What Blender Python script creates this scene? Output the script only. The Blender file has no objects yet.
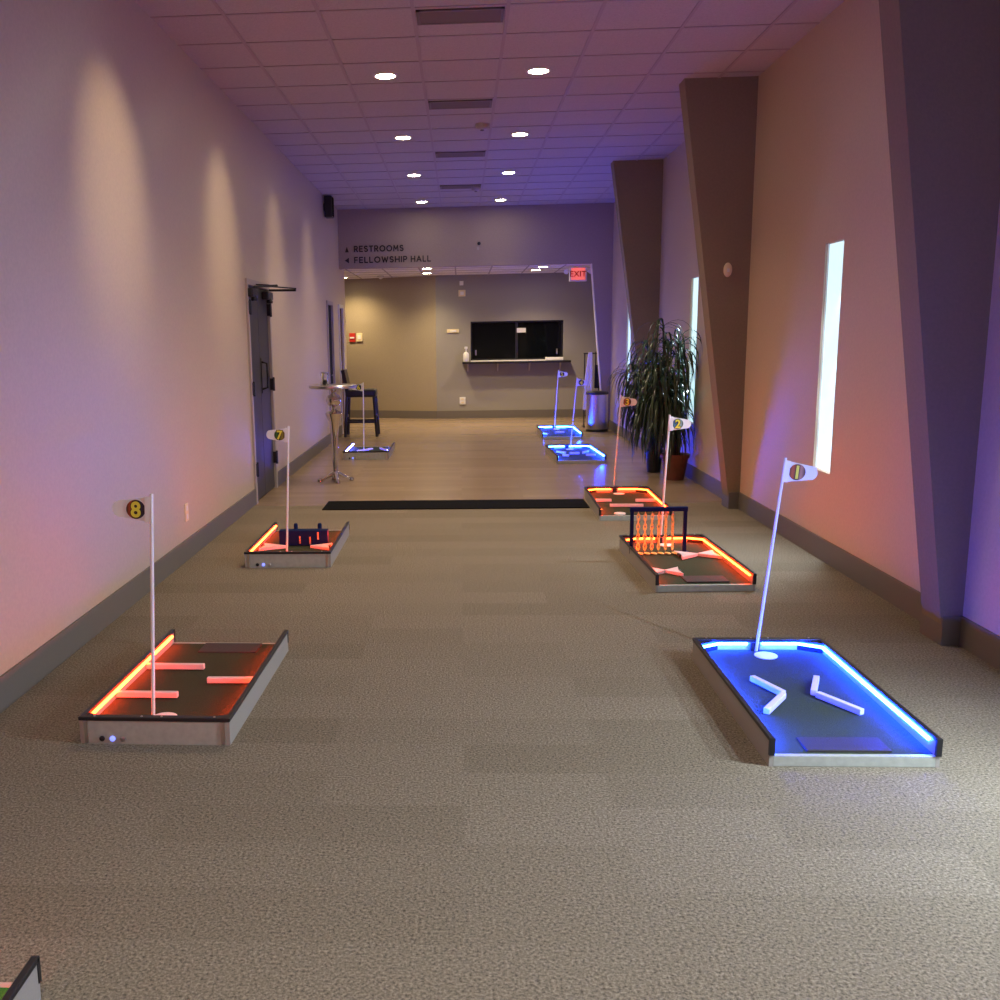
import bpy, bmesh, math, random
from mathutils import Vector, Matrix
random.seed(7)
C = bpy.context.scene.collection
PI = math.pi

# ------------------------------------------------------------------ materials
def nmat(name):
    m = bpy.data.materials.new(name); m.use_nodes = True
    nt = m.node_tree
    return m, nt, nt.nodes['Principled BSDF']

def mat(name, col, rough=.5, metal=0., bump=0., scale=200., var=0., spec=.5, trans=0., alpha=1., vscale=None):
    m, nt, b = nmat(name)
    b.inputs['Roughness'].default_value = rough
    b.inputs['Metallic'].default_value = metal
    b.inputs['Specular IOR Level'].default_value = spec
    b.inputs['Transmission Weight'].default_value = trans
    b.inputs['Base Color'].default_value = (*col, 1)
    tc = nt.nodes.new('ShaderNodeTexCoord')
    nz = nt.nodes.new('ShaderNodeTexNoise'); nz.inputs['Scale'].default_value = vscale or scale; nz.inputs['Detail'].default_value = 4
    nt.links.new(tc.outputs['Object'], nz.inputs['Vector'])
    mp = nt.nodes.new('ShaderNodeMapRange')
    v = max(var, .02)
    mp.inputs['From Min'].default_value = .3; mp.inputs['From Max'].default_value = .7
    mp.inputs['To Min'].default_value = 1 - v; mp.inputs['To Max'].default_value = 1 + v
    nt.links.new(nz.outputs['Fac'], mp.inputs['Value'])
    mx = nt.nodes.new('ShaderNodeMix'); mx.data_type = 'RGBA'; mx.blend_type = 'MULTIPLY'; mx.inputs['Factor'].default_value = 1
    mx.inputs['A'].default_value = (*col, 1)
    nt.links.new(mp.outputs['Result'], mx.inputs['B'])
    nt.links.new(mx.outputs['Result'], b.inputs['Base Color'])
    if bump:
        n2 = nt.nodes.new('ShaderNodeTexNoise'); n2.inputs['Scale'].default_value = scale; n2.inputs['Detail'].default_value = 3
        nt.links.new(tc.outputs['Object'], n2.inputs['Vector'])
        bp = nt.nodes.new('ShaderNodeBump'); bp.inputs['Strength'].default_value = bump; bp.inputs['Distance'].default_value = .004
        nt.links.new(n2.outputs['Fac'], bp.inputs['Height']); nt.links.new(bp.outputs['Normal'], b.inputs['Normal'])
    return m

def emit(name, col, strength):
    m, nt, b = nmat(name)
    b.inputs['Base Color'].default_value = (*[min(1, c) for c in col], 1)
    b.inputs['Emission Color'].default_value = (*col, 1)
    b.inputs['Emission Strength'].default_value = strength
    b.inputs['Roughness'].default_value = .4
    return m

def carpet_mat(name, c1, c2, bw, bh, rough, fine, gloss=False):
    m, nt, b = nmat(name)
    tc = nt.nodes.new('ShaderNodeTexCoord')
    br = nt.nodes.new('ShaderNodeTexBrick')
    br.inputs['Scale'].default_value = 1
    br.inputs['Color1'].default_value = (*c1, 1); br.inputs['Color2'].default_value = (*c2, 1)
    br.inputs['Mortar'].default_value = (*[c * (.8 if gloss else .93) for c in c1], 1)
    br.inputs['Mortar Size'].default_value = .0015 if gloss else .002
    br.inputs['Brick Width'].default_value = bw; br.inputs['Row Height'].default_value = bh
    br.inputs['Bias'].default_value = -.1
    nt.links.new(tc.outputs['Object'], br.inputs['Vector'])
    mpg = nt.nodes.new('ShaderNodeMapping')
    mpg.inputs['Scale'].default_value = (1, 10, 1) if gloss else (1, 1, 1)
    nt.links.new(tc.outputs['Object'], mpg.inputs['Vector'])
    nz = nt.nodes.new('ShaderNodeTexNoise'); nz.inputs['Scale'].default_value = fine; nz.inputs['Detail'].default_value = 5; nz.inputs['Roughness'].default_value = .7
    nt.links.new(mpg.outputs['Vector'], nz.inputs['Vector'])
    mp = nt.nodes.new('ShaderNodeMapRange')
    a = .12 if gloss else .78
    mp.inputs['From Min'].default_value = .3; mp.inputs['From Max'].default_value = .7
    mp.inputs['To Min'].default_value = 1 - a; mp.inputs['To Max'].default_value = 1 + a
    nt.links.new(nz.outputs['Fac'], mp.inputs['Value'])
    mx = nt.nodes.new('ShaderNodeMix'); mx.data_type = 'RGBA'; mx.blend_type = 'MULTIPLY'; mx.inputs['Factor'].default_value = 1
    nt.links.new(br.outputs['Color'], mx.inputs['A']); nt.links.new(mp.outputs['Result'], mx.inputs['B'])
    nt.links.new(mx.outputs['Result'], b.inputs['Base Color'])
    b.inputs['Roughness'].default_value = rough
    b.inputs['Specular IOR Level'].default_value = .45 if gloss else .1
    bp = nt.nodes.new('ShaderNodeBump'); bp.inputs['Strength'].default_value = .05 if gloss else .8; bp.inputs['Distance'].default_value = .002 if gloss else .008
    nt.links.new(nz.outputs['Fac'], bp.inputs['Height']); nt.links.new(bp.outputs['Normal'], b.inputs['Normal'])
    return m

def badge_mat(name, ca, cb):
    """a printed disc: one colour fading to black towards the rim, another over the other half"""
    m, nt, b = nmat(name)
    tc = nt.nodes.new('ShaderNodeTexCoord'); sx = nt.nodes.new('ShaderNodeSeparateXYZ')
    nt.links.new(tc.outputs['Object'], sx.inputs['Vector'])
    rp = nt.nodes.new('ShaderNodeValToRGB')
    mp = nt.nodes.new('ShaderNodeMapRange'); mp.inputs['From Min'].default_value = -.037; mp.inputs['From Max'].default_value = .037
    nt.links.new(sx.outputs['X'], mp.inputs['Value']); nt.links.new(mp.outputs['Result'], rp.inputs['Fac'])
    e = rp.color_ramp.elements
    e[0].position = 0; e[0].color = (.004, .004, .004, 1); e[1].position = 1; e[1].color = (.004, .004, .004, 1)
    for p, c in ((.22, ca), (.45, tuple(x * .25 for x in ca)), (.75, cb)):
        k = e.new(p); k.color = (*c, 1)
    nt.links.new(rp.outputs['Color'], b.inputs['Base Color']); b.inputs['Roughness'].default_value = .5
    return m

M = {}
M['wall'] = mat('wall_paint', (.53, .44, .325), .36, bump=.05, scale=120, var=.05, vscale=60, spec=.5)
_nt = M['wall'].node_tree; _b = _nt.nodes['Principled BSDF']          # satin paint rolled on: sheen drawn out up and down
_b.inputs['Anisotropic'].default_value = .95
_c = _nt.nodes.new('ShaderNodeCombineXYZ'); _c.inputs['Z'].default_value = 1
_nt.links.new(_c.outputs[0], _b.inputs['Tangent'])
M['fin'] = mat('fin_shaded_paint', (.25, .205, .135), .85, bump=.25, scale=120, var=.05, vscale=60, spec=.25)  # wall paint darkened, the shade on the fins is in the colour
M['header'] = mat('header_shaded_paint', (.37, .30, .265), .85, bump=.2, scale=120, var=.05, vscale=60, spec=.25)  # darker than the walls to carry the weak light on the header
M['far_tan'] = mat('far_wall_tan_paint', (.36, .30, .20), .85, bump=.2, scale=120, var=.05, vscale=60, spec=.25)
M['far_grey'] = mat('far_wall_grey_paint', (.31, .29, .255), .85, bump=.2, scale=120, var=.05, vscale=60, spec=.25)
M['base'] = mat('baseboard_vinyl', (.16, .14, .12), .55, var=.05)
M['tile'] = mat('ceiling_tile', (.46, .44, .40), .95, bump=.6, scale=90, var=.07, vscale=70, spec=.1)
M['tile_far'] = mat('far_ceiling_tile_lit', (.80, .77, .72), .95, bump=.6, scale=90, var=.07, vscale=70, spec=.1)  # lighter copy of the tile, the far room's bounced light put into its colour
M['grid'] = mat('ceiling_grid_metal', (.36, .32, .29), .6)
M['carpet'] = carpet_mat('carpet_planks', (.235, .197, .147), (.197, .163, .118), 1.0, .25, .95, 110)
M['vinyl'] = carpet_mat('vinyl_planks', (.30, .215, .145), (.25, .18, .12), 1.2, .15, .27, 18, True)
M['white_trim'] = mat('white_trim_paint', (.72, .70, .66), .5)
M['frame_grey'] = mat('door_frame_paint', (.42, .37, .33), .5)
M['door_dark'] = mat('dark_door', (.05, .05, .048), .40, var=.05, spec=.22)
M['door_matte'] = mat('matte_dark_door', (.035, .033, .032), .9, spec=.05)
M['door_brown'] = mat('brown_door', (.13, .07, .04), .8, var=.08, spec=.1)
M['black'] = mat('black_metal', (.012, .012, .014), .4)
M['black_rubber'] = mat('black_rubber', (.004, .004, .004), .95, bump=.4, scale=150, spec=.1)
M['alu'] = mat('brushed_aluminium', (.47, .49, .44), .42, metal=.3, var=.08, vscale=40)
M['alu_white'] = mat('pale_aluminium', (.40, .37, .33), .5, metal=.2, var=.05)
M['turf'] = mat('dark_green_turf', (.046, .060, .037), .95, bump=.8, scale=260, var=.3, spec=.03)
M['turf_bright'] = mat('green_turf', (.02, .19, .04), .95, bump=.8, scale=260, var=.3, spec=.1)
M['tee'] = mat('tee_mat_rubber', (.032, .026, .027), .8, bump=.6, scale=200, var=.2)
M['bar'] = mat('frosted_acrylic', (.64, .58, .58), .35, var=.03)
M['navy'] = mat('navy_plastic', (.0015, .012, .07), .6, spec=.1)
M['chain'] = mat('yellow_plastic_chain', (.95, .72, .22), .4)
M['white'] = mat('white_plastic', (.80, .79, .75), .4)
M['cream'] = mat('cream_plastic', (.80, .68, .42), .45)
M['red_plastic'] = mat('red_plastic', (.50, .03, .02), .4)
M['steel'] = mat('satin_steel', (.62, .60, .58), .28, metal=1., var=.04, vscale=30)
M['chrome'] = mat('polished_chrome', (.72, .69, .66), .12, metal=1.)
M['stool'] = mat('black_stained_wood', (.014, .012, .011), .4, var=.1)
M['leather'] = mat('black_leatherette', (.012, .011, .011), .35, bump=.3, scale=90)
M['glass_dark'] = mat('dark_tinted_glass', (.004, .005, .006), .04, spec=.35)
M['glass'] = mat('clear_glass', (.95, .96, .95), .02, trans=1.)
M['sand'] = mat('pale_sand', (.6, .52, .4), .9, bump=.5, scale=300, var=.2)
M['cloth'] = mat('white_cloth', (.88, .86, .82), .9, bump=.3, scale=60)
M['bag'] = mat('black_cloth', (.010, .010, .012), .9, bump=.4, scale=60)
M['paper'] = mat('white_paper', (.85, .83, .78), .8)
M['terracotta'] = mat('terracotta_plastic', (.19, .060, .035), .55, var=.1, vscale=20)
M['soil'] = mat('potting_soil', (.025, .018, .012), .95, bump=1, scale=120, var=.4)
M['cane'] = mat('woody_cane', (.085, .065, .045), .8, bump=.5, scale=60, var=.3)
M['leaf'] = mat('dracaena_leaf', (.034, .062, .032), .27, var=.5, vscale=9)
M['leaf_b'] = mat('dark_dracaena_leaf', (.026, .050, .026), .30, var=.5, vscale=9)
M['letter'] = mat('dark_sign_lettering', (.022, .016, .016), .5)
M['yellow'] = mat('yellow_print', (.80, .72, .06), .5)
M['ink'] = mat('black_print', (.004, .004, .004), .5)
M['vent'] = mat('vent_slats', (.17, .145, .12), .6)
M['vent_dark'] = mat('vent_hollow', (.02, .018, .016), .9)
M['lamp'] = emit('downlight_lens', (1, .86, .58), 85)
M['window_glow'] = emit('daylight_behind_frosted_glass', (.60, .90, .98), 1.25)
M['exit_glow'] = emit('exit_sign_face', (1.0, .16, .12), 1.0)
M['led_red'] = emit('red_led_tube', (1, .040, .005), 95)
M['led_blue'] = emit('blue_led_tube', (.006, .036, 1), 640)
M['led_violet'] = emit('violet_led_tube', (.10, .09, 1), 200)
M['indicator'] = emit('blue_indicator', (.2, .25, 1), 2.)

# ------------------------------------------------------------------ geometry helpers
class MB:
    def __init__(s): s.bm = bmesh.new()
    def box(s, lo, hi, mtx=None, bevel=0):
        lo = Vector(lo); hi = Vector(hi)
        r = bmesh.ops.create_cube(s.bm, size=1)
        vs = r['verts']; d = hi - lo; c = (hi + lo) / 2
        for v in vs: v.co = Vector((v.co.x * d.x, v.co.y * d.y, v.co.z * d.z)) + c
        if bevel:
            es = list({e for v in vs for e in v.link_edges})
            rb = bmesh.ops.bevel(s.bm, geom=es, offset=bevel, segments=2, affect='EDGES', profile=.5)
            vs = list({v for f in rb['faces'] for v in f.verts} | {v for v in vs if v.is_valid})
        if mtx:
            for v in vs: v.co = mtx @ v.co
        return s
    def bar(s, a, b, w, h, zc=None):
        """box from a to b, w wide across, h tall"""
        a = Vector(a); b = Vector(b); d = b - a; L = d.length
        q = d.to_track_quat('X', 'Z').to_matrix().to_4x4()
        return s.box((0, -w / 2, -h / 2), (L, w / 2, h / 2), Matrix.Translation(a) @ q, min(w, h) * .12)
    def tube(s, pts, r, n=10, caps=True):
        pts = [Vector(p) for p in pts]
        rs = r if isinstance(r, (list, tuple)) else [r] * len(pts)
        rings = []
        for i, p in enumerate(pts):
            t = (pts[min(i + 1, len(pts) - 1)] - pts[max(i - 1, 0)]).normalized()
            u = t.cross(Vector((0, 0, 1)))
            if u.length < 1e-3: u = t.cross(Vector((0, 1, 0)))
            u.normalize(); w = u.cross(t)
            rings.append([s.bm.verts.new(p + (u * math.cos(2 * PI * k / n) + w * math.sin(2 * PI * k / n)) * rs[i]) for k in range(n)])
        for a, b in zip(rings, rings[1:]):
            for k in range(n): s.bm.faces.new((a[k], a[(k + 1) % n], b[(k + 1) % n], b[k]))
        if caps:
            s.bm.faces.new(rings[0]); s.bm.faces.new(rings[-1][::-1])
        return s
    def lathe(s, prof, c=(0, 0, 0), n=28, sx=1, sy=1, cap=True):
        rings = []
        for r, z in prof:
            rings.append([s.bm.verts.new((c[0] + sx * r * math.cos(2 * PI * k / n), c[1] + sy * r * math.sin(2 * PI * k / n), c[2] + z)) for k in range(n)])
        for a, b in zip(rings, rings[1:]):
            for k in range(n): s.bm.faces.new((a[k], a[(k + 1) % n], b[(k + 1) % n], b[k]))
        if cap:
            s.bm.faces.new(rings[0][::-1]); s.bm.faces.new(rings[-1])
        return s
    def prism(s, poly, d):
        """poly: list of 3-D points, extruded by vector d"""
        d = Vector(d)
        a = [s.bm.verts.new(p) for p in poly]; b = [s.bm.verts.new(Vector(p) + d) for p in poly]
        s.bm.faces.new(a); s.bm.faces.new(b[::-1])
        for k in range(len(a)): s.bm.faces.new((a[k], b[k], b[(k + 1) % len(a)], a[(k + 1) % len(a)]))
        return s
    def torus(s, c, R, r, mtx=None, n=16, m=6, stretch=1.):
        rings = []
        for i in range(n):
            a = 2 * PI * i / n; ring = []
            for j in range(m):
                b = 2 * PI * j / m
                p = Vector(((R + r * math.cos(b)) * math.cos(a), r * math.sin(b), (R + r * math.cos(b)) * math.sin(a) * stretch))
                if mtx: p = mtx @ p
                ring.append(s.bm.verts.new(p + Vector(c)))
            rings.append(ring)
        for i in range(n):
            a, b = rings[i], rings[(i + 1) % n]
            for j in range(m): s.bm.faces.new((a[j], b[j], b[(j + 1) % m], a[(j + 1) % m]))
        return s
    def build(s, name, m, parent=None, smooth=False, loc=None, label=None):
        bmesh.ops.recalc_face_normals(s.bm, faces=s.bm.faces[:])
        me = bpy.data.meshes.new(name); s.bm.to_mesh(me); s.bm.free()
        if smooth:
            for p in me.polygons: p.use_smooth = True
            try: me.set_sharp_from_angle(angle=math.radians(40))
            except Exception: pass
        me.materials.append(m)
        o = bpy.data.objects.new(name, me); C.objects.link(o)
        if parent: o.parent = parent
        if loc: o.location = loc
        if label: o['label'] = label
        return o

def tag(o, label, cat, group=None, kind=None):
    o['label'] = label; o['category'] = cat
    if group: o['group'] = group
    if kind: o['kind'] = kind
    return o
def thing(name, label, cat, loc, rotz=0, group=None):
    o = bpy.data.objects.new(name, None); C.objects.link(o); o.empty_display_size = .1
    o.location = loc; o.rotation_euler = (0, 0, rotz)
    return tag(o, label, cat, group)
def struct(o):
    o['kind'] = 'structure'; return o

def text_mesh(name, body, size, m, parent, loc, rot=(PI / 2, 0, 0), offset=0., extrude=.004, align='LEFT', spacing=1., xs=1.):
    cu = bpy.data.curves.new(name, 'FONT'); cu.body = body; cu.size = size; cu.extrude = extrude; cu.offset = offset
    cu.align_x = align; cu.align_y = 'CENTER' if align == 'CENTER' else 'BOTTOM_BASELINE'; cu.space_character = spacing
    t = bpy.data.objects.new(name + '_source', cu); C.objects.link(t)
    dg = bpy.context.evaluated_depsgraph_get()
    me = bpy.data.meshes.new_from_object(t.evaluated_get(dg))
    bpy.data.objects.remove(t)
    if align == 'CENTER' and len(me.vertices):
        xs_ = [v.co.x for v in me.vertices]; ys_ = [v.co.y for v in me.vertices]
        cx, cy = (min(xs_) + max(xs_)) / 2, (min(ys_) + max(ys_)) / 2
        for v in me.vertices: v.co.x -= cx; v.co.y -= cy
    for v in me.vertices: v.co.x *= xs
    me.materials.clear(); me.materials.append(m)
    o = bpy.data.objects.new(name, me); C.objects.link(o); o.parent = parent
    o.location = loc; o.rotation_euler = rot
    return o

# ------------------------------------------------------------------ the setting
LX, RX, CZ, FZ, HY = -1.99, 2.47, 3.624, 2.70, 16.18
YB = -4.5                      # behind the camera
SEAM = 8.92
mb = MB().box((-2.3, YB, -.1), (2.9, SEAM, 0))
fl = struct(mb.build('floor', M['carpet']))
f2 = struct(MB().box((-4.4, SEAM, -.1), (3.2, 20, 0)).build('floor_vinyl', M['vinyl']))
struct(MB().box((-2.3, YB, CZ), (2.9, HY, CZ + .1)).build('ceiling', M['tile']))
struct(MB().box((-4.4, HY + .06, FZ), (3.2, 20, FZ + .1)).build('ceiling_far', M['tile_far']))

# ceiling grid bars
g = MB()
for k in range(7):
    x = -1.51 + .610 * k; g.box((x - .012, YB, CZ - .006), (x + .012, HY, CZ))
y = 7.213 - .607 * 19
while y < HY:
    if y > YB: g.box((LX, y - .011, CZ - .0045), (RX, y + .011, CZ))
    y += .607
struct(g.build('trim_1', M['grid']))
g = MB()
for k in range(10):
    x = -3.74 + .61 * k; g.box((x - .012, HY + .15, FZ - .005), (x + .012, 19.9, FZ))
for k in range(6):
    yy = 16.75 + .607 * k; g.box((-4.4, yy - .011, FZ - .004), (3.1, yy + .011, FZ))
struct(g.build('trim_2', M['grid']))

def wall_with_holes(name, m, axis, c0, c1, a0, a1, z0, z1, holes):
    """slab c0..c1 across `axis`, from a0..a1 along it, with rectangular holes (h0,h1,zb,zt)"""
    w = MB()
    def bx(p, q, zb, zt):
        if q - p < 1e-4 or zt - zb < 1e-4: return
        if axis == 'x': w.box((c0, p, zb), (c1, q, zt))
        else: w.box((p, c0, zb), (q, c1, zt))
    p = a0
    for h0, h1, zb, zt in sorted(holes):
        bx(p, h0, z0, z1); bx(h0, h1, z0, zb); bx(h0, h1, zt, z1); p = h1
    bx(p, a1, z0, z1)
    return struct(w.build(name, m))

D1, D2, D3 = (9.08, 10.06, 0, 2.07), (14.55, 15.10, 0, 2.07), (15.95, 16.42, 0, 2.06)
wall_with_holes('wall_left', M['wall'], 'x', LX - .2, LX, YB, 16.9, 0, CZ, [D1, D2, D3])
WIN = [(2.69, 3.00), (6.535, 6.85), (10.385, 10.70), (14.37, 14.69)]
wall_with_holes('wall_right', M['wall'], 'x', RX, RX + .2, YB, HY + .15, 0, CZ, [(a, b, .60, 2.13) for a, b in WIN])
struct(MB().box((-2.3, YB - .2, 0), (2.9, YB, CZ)).build('wall_back', M['wall']))
# header wall, its opening jamb slanting outwards to the floor like the fins
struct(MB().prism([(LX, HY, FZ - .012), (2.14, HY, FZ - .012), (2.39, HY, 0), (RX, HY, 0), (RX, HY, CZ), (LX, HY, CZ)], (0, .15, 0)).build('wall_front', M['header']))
struct(MB().prism([(2.138, HY + .004, FZ - .014), (2.388, HY + .004, 0), (2.376, HY + .004, 0), (2.126, HY + .004, FZ - .014)], (0, .142, 0)).build('trim_3', M['white_trim']))
# far room
WX0, WX1, WZ0, WZ1, FY = .19, 1.945, 1.10, 1.835, 18.65
wall_with_holes('wall_far', M['far_grey'], 'y', FY, FY + .2, -.47, 3.2, 0, FZ, [(WX0, WX1, WZ0, WZ1)])
struct(MB().prism([(-.47, FY, 0), (-4.4, 19.95, 0), (-4.4, 20.15, 0), (-.47, FY + .2, 0)], (0, 0, FZ)).build('wall_far_left', M['far_tan']))
struct(MB().box((-4.6, 16.7, 0), (-4.4, 20.1, FZ)).build('wall_side_left', M['far_tan']))
struct(MB().box((-4.4, 16.7, 0), (LX - .2, 16.9, FZ)).build('wall_side_near', M['wall']))
struct(MB().box((3.2, HY + .15, 0), (3.4, 20, FZ)).build('wall_side_right', M['far_grey']))
struct(MB().box((RX, HY + .02, 0), (3.4, HY + .15, FZ)).build('wall_side_front', M['far_grey']))

# wedge-shaped fins: wide at the ceiling, narrow at the plinth
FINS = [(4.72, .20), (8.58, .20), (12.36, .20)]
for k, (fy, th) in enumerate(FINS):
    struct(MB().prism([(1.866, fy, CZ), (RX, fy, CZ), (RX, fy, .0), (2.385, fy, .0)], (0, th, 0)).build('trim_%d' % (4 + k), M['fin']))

# baseboards
def bb(name, runs):
    b = MB()
    for r in runs: b.box(*r)
    return struct(b.build(name, M['base']))
H = .15
bb('baseboard_left', [((LX, YB, 0), (LX + .012, 9.03, H)), ((LX, 10.11, 0), (LX + .012, 14.50, H)), ((LX, 15.15, 0), (LX + .012, 15.9, H)), ((LX, 16.47, 0), (LX + .012, 16.9, H))])
rr = []
ys = [YB] + [v for f, t in FINS for v in (f, f + t)] + [HY]
for a, b in zip(ys[::2], ys[1::2]): rr.append(((RX - .012, a, 0), (RX, b, H)))
for f, t in FINS: rr.append(((2.370, f - .012, 0), (RX, f + t + .012, H)))
bb('baseboard_right', rr)
b = MB().box((-.47, FY - .012, 0), (3.2, FY, H))
v = Vector((-3.93, 1.30, 0)).normalized(); n = Vector((-v.y, v.x, 0)) * -1
p0 = Vector((-.47, FY, 0)); p1 = Vector((-4.4, 19.95, 0)); nn = Vector((-v.y, v.x, 0)); nn = nn if nn.y < 0 else -nn
b.prism([p0, p1, p1 + nn * .012, p0 + nn * .012], (0, 0, H))
struct(b.build('baseboard_far', M['base']))

# slot windows of frosted glass with daylight behind
for k, (a, b_) in enumerate(WIN):
    w = struct(MB().box((RX + .024, a, .60), (RX + .036, b_, 2.13)).build('window_%d' % (k + 1), M['window_glow']))
    fr = MB()
    for lo, hi in (((RX + .012, a, .60), (RX + .024, a + .008, 2.13)), ((RX + .012, b_ - .008, .60), (RX + .024, b_, 2.13)), ((RX + .012, a, .60), (RX + .024, b_, .608)), ((RX + .012, a, 2.122), (RX + .024, b_, 2.13))): fr.box(lo, hi)
    fr.build('window_frame', M['white_trim'], w)

def added_reveal_lamp(loc, e):  # small spots added out of sight in the window reveals, brightening the floor
    l = bpy.data.lights.new('added_daylight_spot', 'SPOT'); l.energy = e; l.spot_size = math.radians(140); l.spot_blend = 1; l.color = (.70, .86, 1); l.shadow_soft_size = .008
    o = bpy.data.objects.new('added_daylight_spot', l); C.objects.link(o); o.location = loc
    o.rotation_euler = Vector((-1, .12, -.75)).to_track_quat('-Z', 'Y').to_euler()
for k, (a, b_) in enumerate(WIN):
    for z in (.95, 1.4, 1.85): added_reveal_lamp((RX + .010, a + .022, z), (150, 50, 18, 9)[k])

# doors in the long wall
def frame(name, d, m, leafm, depth, jw=.05):
    a, b, _, t = d
    f = MB()
    for lo, hi in (((LX - .16, a - jw, 0), (LX + .02, a + .005, t + jw)), ((LX - .16, b - .005, 0), (LX + .02, b + jw, t + jw)), ((LX - .16, a, t - .005), (LX + .02, b, t + jw))): f.box(lo, hi)
    return struct(f.build(name, m))
d1 = frame('door_1', D1, M['frame_grey'], None, 0)
ym = (D1[0] + D1[1]) / 2
for s, (a, b_) in enumerate(((D1[0] + .008, ym - .003), (ym + .003, D1[1] - .008))):
    lf = MB().box((LX - .05, a, .012), (LX - .005, b_, 2.06), bevel=.003).build('door_leaf', M['door_dark'], d1)
    yy = D1[0] if s == 0 else D1[1]
    for z in ((1.86, 1.10, .33)):
        h = MB().box((LX - .01, yy - .025, z - .06), (LX + (.035 if s else .028), yy + .02, z + .06), bevel=.004); h.tube([(LX + .03, yy, z - .07), (LX + .03, yy, z + .07)], .012)
        h.build('hinge', M['black'], lf)
    yc = yy + (.10 if s == 0 else -.14)
    c = MB().box((LX - .005, yc - .13, 1.955), (LX + .065, yc + .13, 2.035), bevel=.012); c.lathe([(.03, 0), (.034, .02), (.02, .045)], (LX + .05, yc, 1.92))
    c.build('door_closer', M['black'], lf)
    am = MB().bar((LX + .05, yc, 2.05), (LX + (.25 if s == 0 else .33), yc + (.12 if s == 0 else -.03), 2.062 if s == 0 else 2.045), .025, .022)
    am.bar((LX + (.25 if s == 0 else .33), yc + (.12 if s == 0 else -.03), 2.062), (LX + .02, yy + (.35 if s == 0 else -.38), 2.085), .022, .012)
    am.build('closer_arm', M['black'], lf)
hd = MB().tube([(LX, ym + .06, 1.07), (LX + .05, ym + .06, 1.085), (LX + .055, ym + .06, 1.2), (LX + .05, ym + .06, 1.325), (LX, ym + .06, 1.34)], .011)
hd.box((LX - .004, ym + .035, 1.03), (LX + .002, ym + .085, 1.38)); hd.build('door_handle', M['black'], d1)
d2 = frame('door_2', D2, M['frame_grey'], None, 0)
MB().box((LX - .05, D2[0], .01), (LX - .012, D2[1], 2.065)).build('door_leaf', M['door_matte'], d2)
MB().tube([(LX - .05, D2[1] - .07, 1.0), (LX + .0, D2[1] - .07, 1.0), (LX + .0, D2[1] - .16, 1.0)], .01).build('door_handle', M['steel'], d2)
d3 = frame('door_3', D3, M['white_trim'], None, 0)
MB().box((LX - .05, D3[0], .01), (LX - .012, D3[1], 2.055)).build('door_leaf', M['door_brown'], d3)
MB().tube([(LX - .05, D3[1] - .07, 1.0), (LX + .0, D3[1] - .07, 1.0), (LX + .0, D3[1] - .16, 1.0)], .01).build('door_handle', M['steel'], d3)

# ------------------------------------------------------------------ ceiling fittings
def spot(name, loc, e, size, col, r=.05, blend=.7, parent=None):
    l = bpy.data.lights.new(name, 'SPOT'); l.energy = e; l.spot_size = math.radians(size); l.spot_blend = blend; l.color = col; l.shadow_soft_size = r
    o = bpy.data.objects.new(name, l); C.objects.link(o); o.location = loc
    if parent: o.parent = parent
    return o
WARM = (1., .77, .50)
def downlight(x, y, z, label, e=0, size=118, group='round downlights in the corridor ceiling', r=.078, col=WARM):
    t = thing('ceiling_light', label, 'ceiling light', (x, y, z), 0, group)
    MB().lathe([(r, -.001), (r, -.007), (r + .012, -.009), (r + .02, -.003), (r + .02, 0)], cap=False, n=32).build('trim_ring', M['white_trim'], t, True)
    MB().lathe([(r, -.002), (r, -.006), (r * .6, -.008), (.002, -.009)], n=32).build('lens', M['lamp'], t)
    if e: spot('downlight_lamp', (0, 0, -.03), e, size, col, .06, 1., t)
    return t
rowname = ['nearest row of round ceiling downlights, before the second ceiling vent', 'second row of round ceiling downlights, behind the second ceiling vent', 'third row of round ceiling downlights, near the third ceiling vent', 'last row of round ceiling downlights, close to the header wall']
LY = [8.19, 10.62, 13.0, 15.5]
for k, y in enumerate(LY):
    for x, sd in ((-.587, 'on the door side'), (.634, 'on the window side')):
        downlight(x, y, CZ, 'lit round downlight ' + sd + ' in the ' + ['first', 'second', 'third', 'last'][k] + ' pair counted towards the header wall', e=(170, 165, 150, 34)[k], size=(118, 120, 120, 96)[k])
# unseen lamps, assumed to go on above and behind the camera
for y, e, sz in ((5.76, 150, 116), (.9, 190, 112), (-1.5, 330, 120)):
    for x in (-.587, .634): spot('downlight_lamp', (x, y, CZ - .03), e, sz, WARM if y > 2 else (1, .93, .82), .06, 1.)
# tight beams added beside the door-side lamps to lay warm bands on the long wall
for y, e in ((5.70, 120), (8.25, 110), (10.62, 70), (12.9, 45)):
    o = spot('added_wall_beam', (-.60, y, CZ - .03), e, 46, WARM, .05, 1.)
    o.rotation_euler = Vector((-math.sin(math.radians(51)), 0, -math.cos(math.radians(51)))).to_track_quat('-Z', 'Y').to_euler()
G2 = 'round downlights in the far room ceiling'
downlight(-.555, 16.65, FZ, 'bright round far-room downlight just above the end of the words FELLOWSHIP HALL', 150, 130, G2)
downlight(-.60, 17.85, FZ, 'bright round far-room downlight behind the one beside the lettering', 190, 130, G2, col=(1, .78, .45))
downlight(1.40, 16.83, FZ, 'bright round far-room downlight between header and serving window, closer to the exit sign', 160, 130, G2)
downlight(1.34, 17.6, FZ, 'bright round far-room downlight above the dark serving window, second from the exit sign', 215, 130, G2)
downlight(-2.2, 18.6, FZ, 'small bright far-room light at the end of the door wall', 190, 140, G2, r=.06, col=(1, .75, .42))

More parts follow.
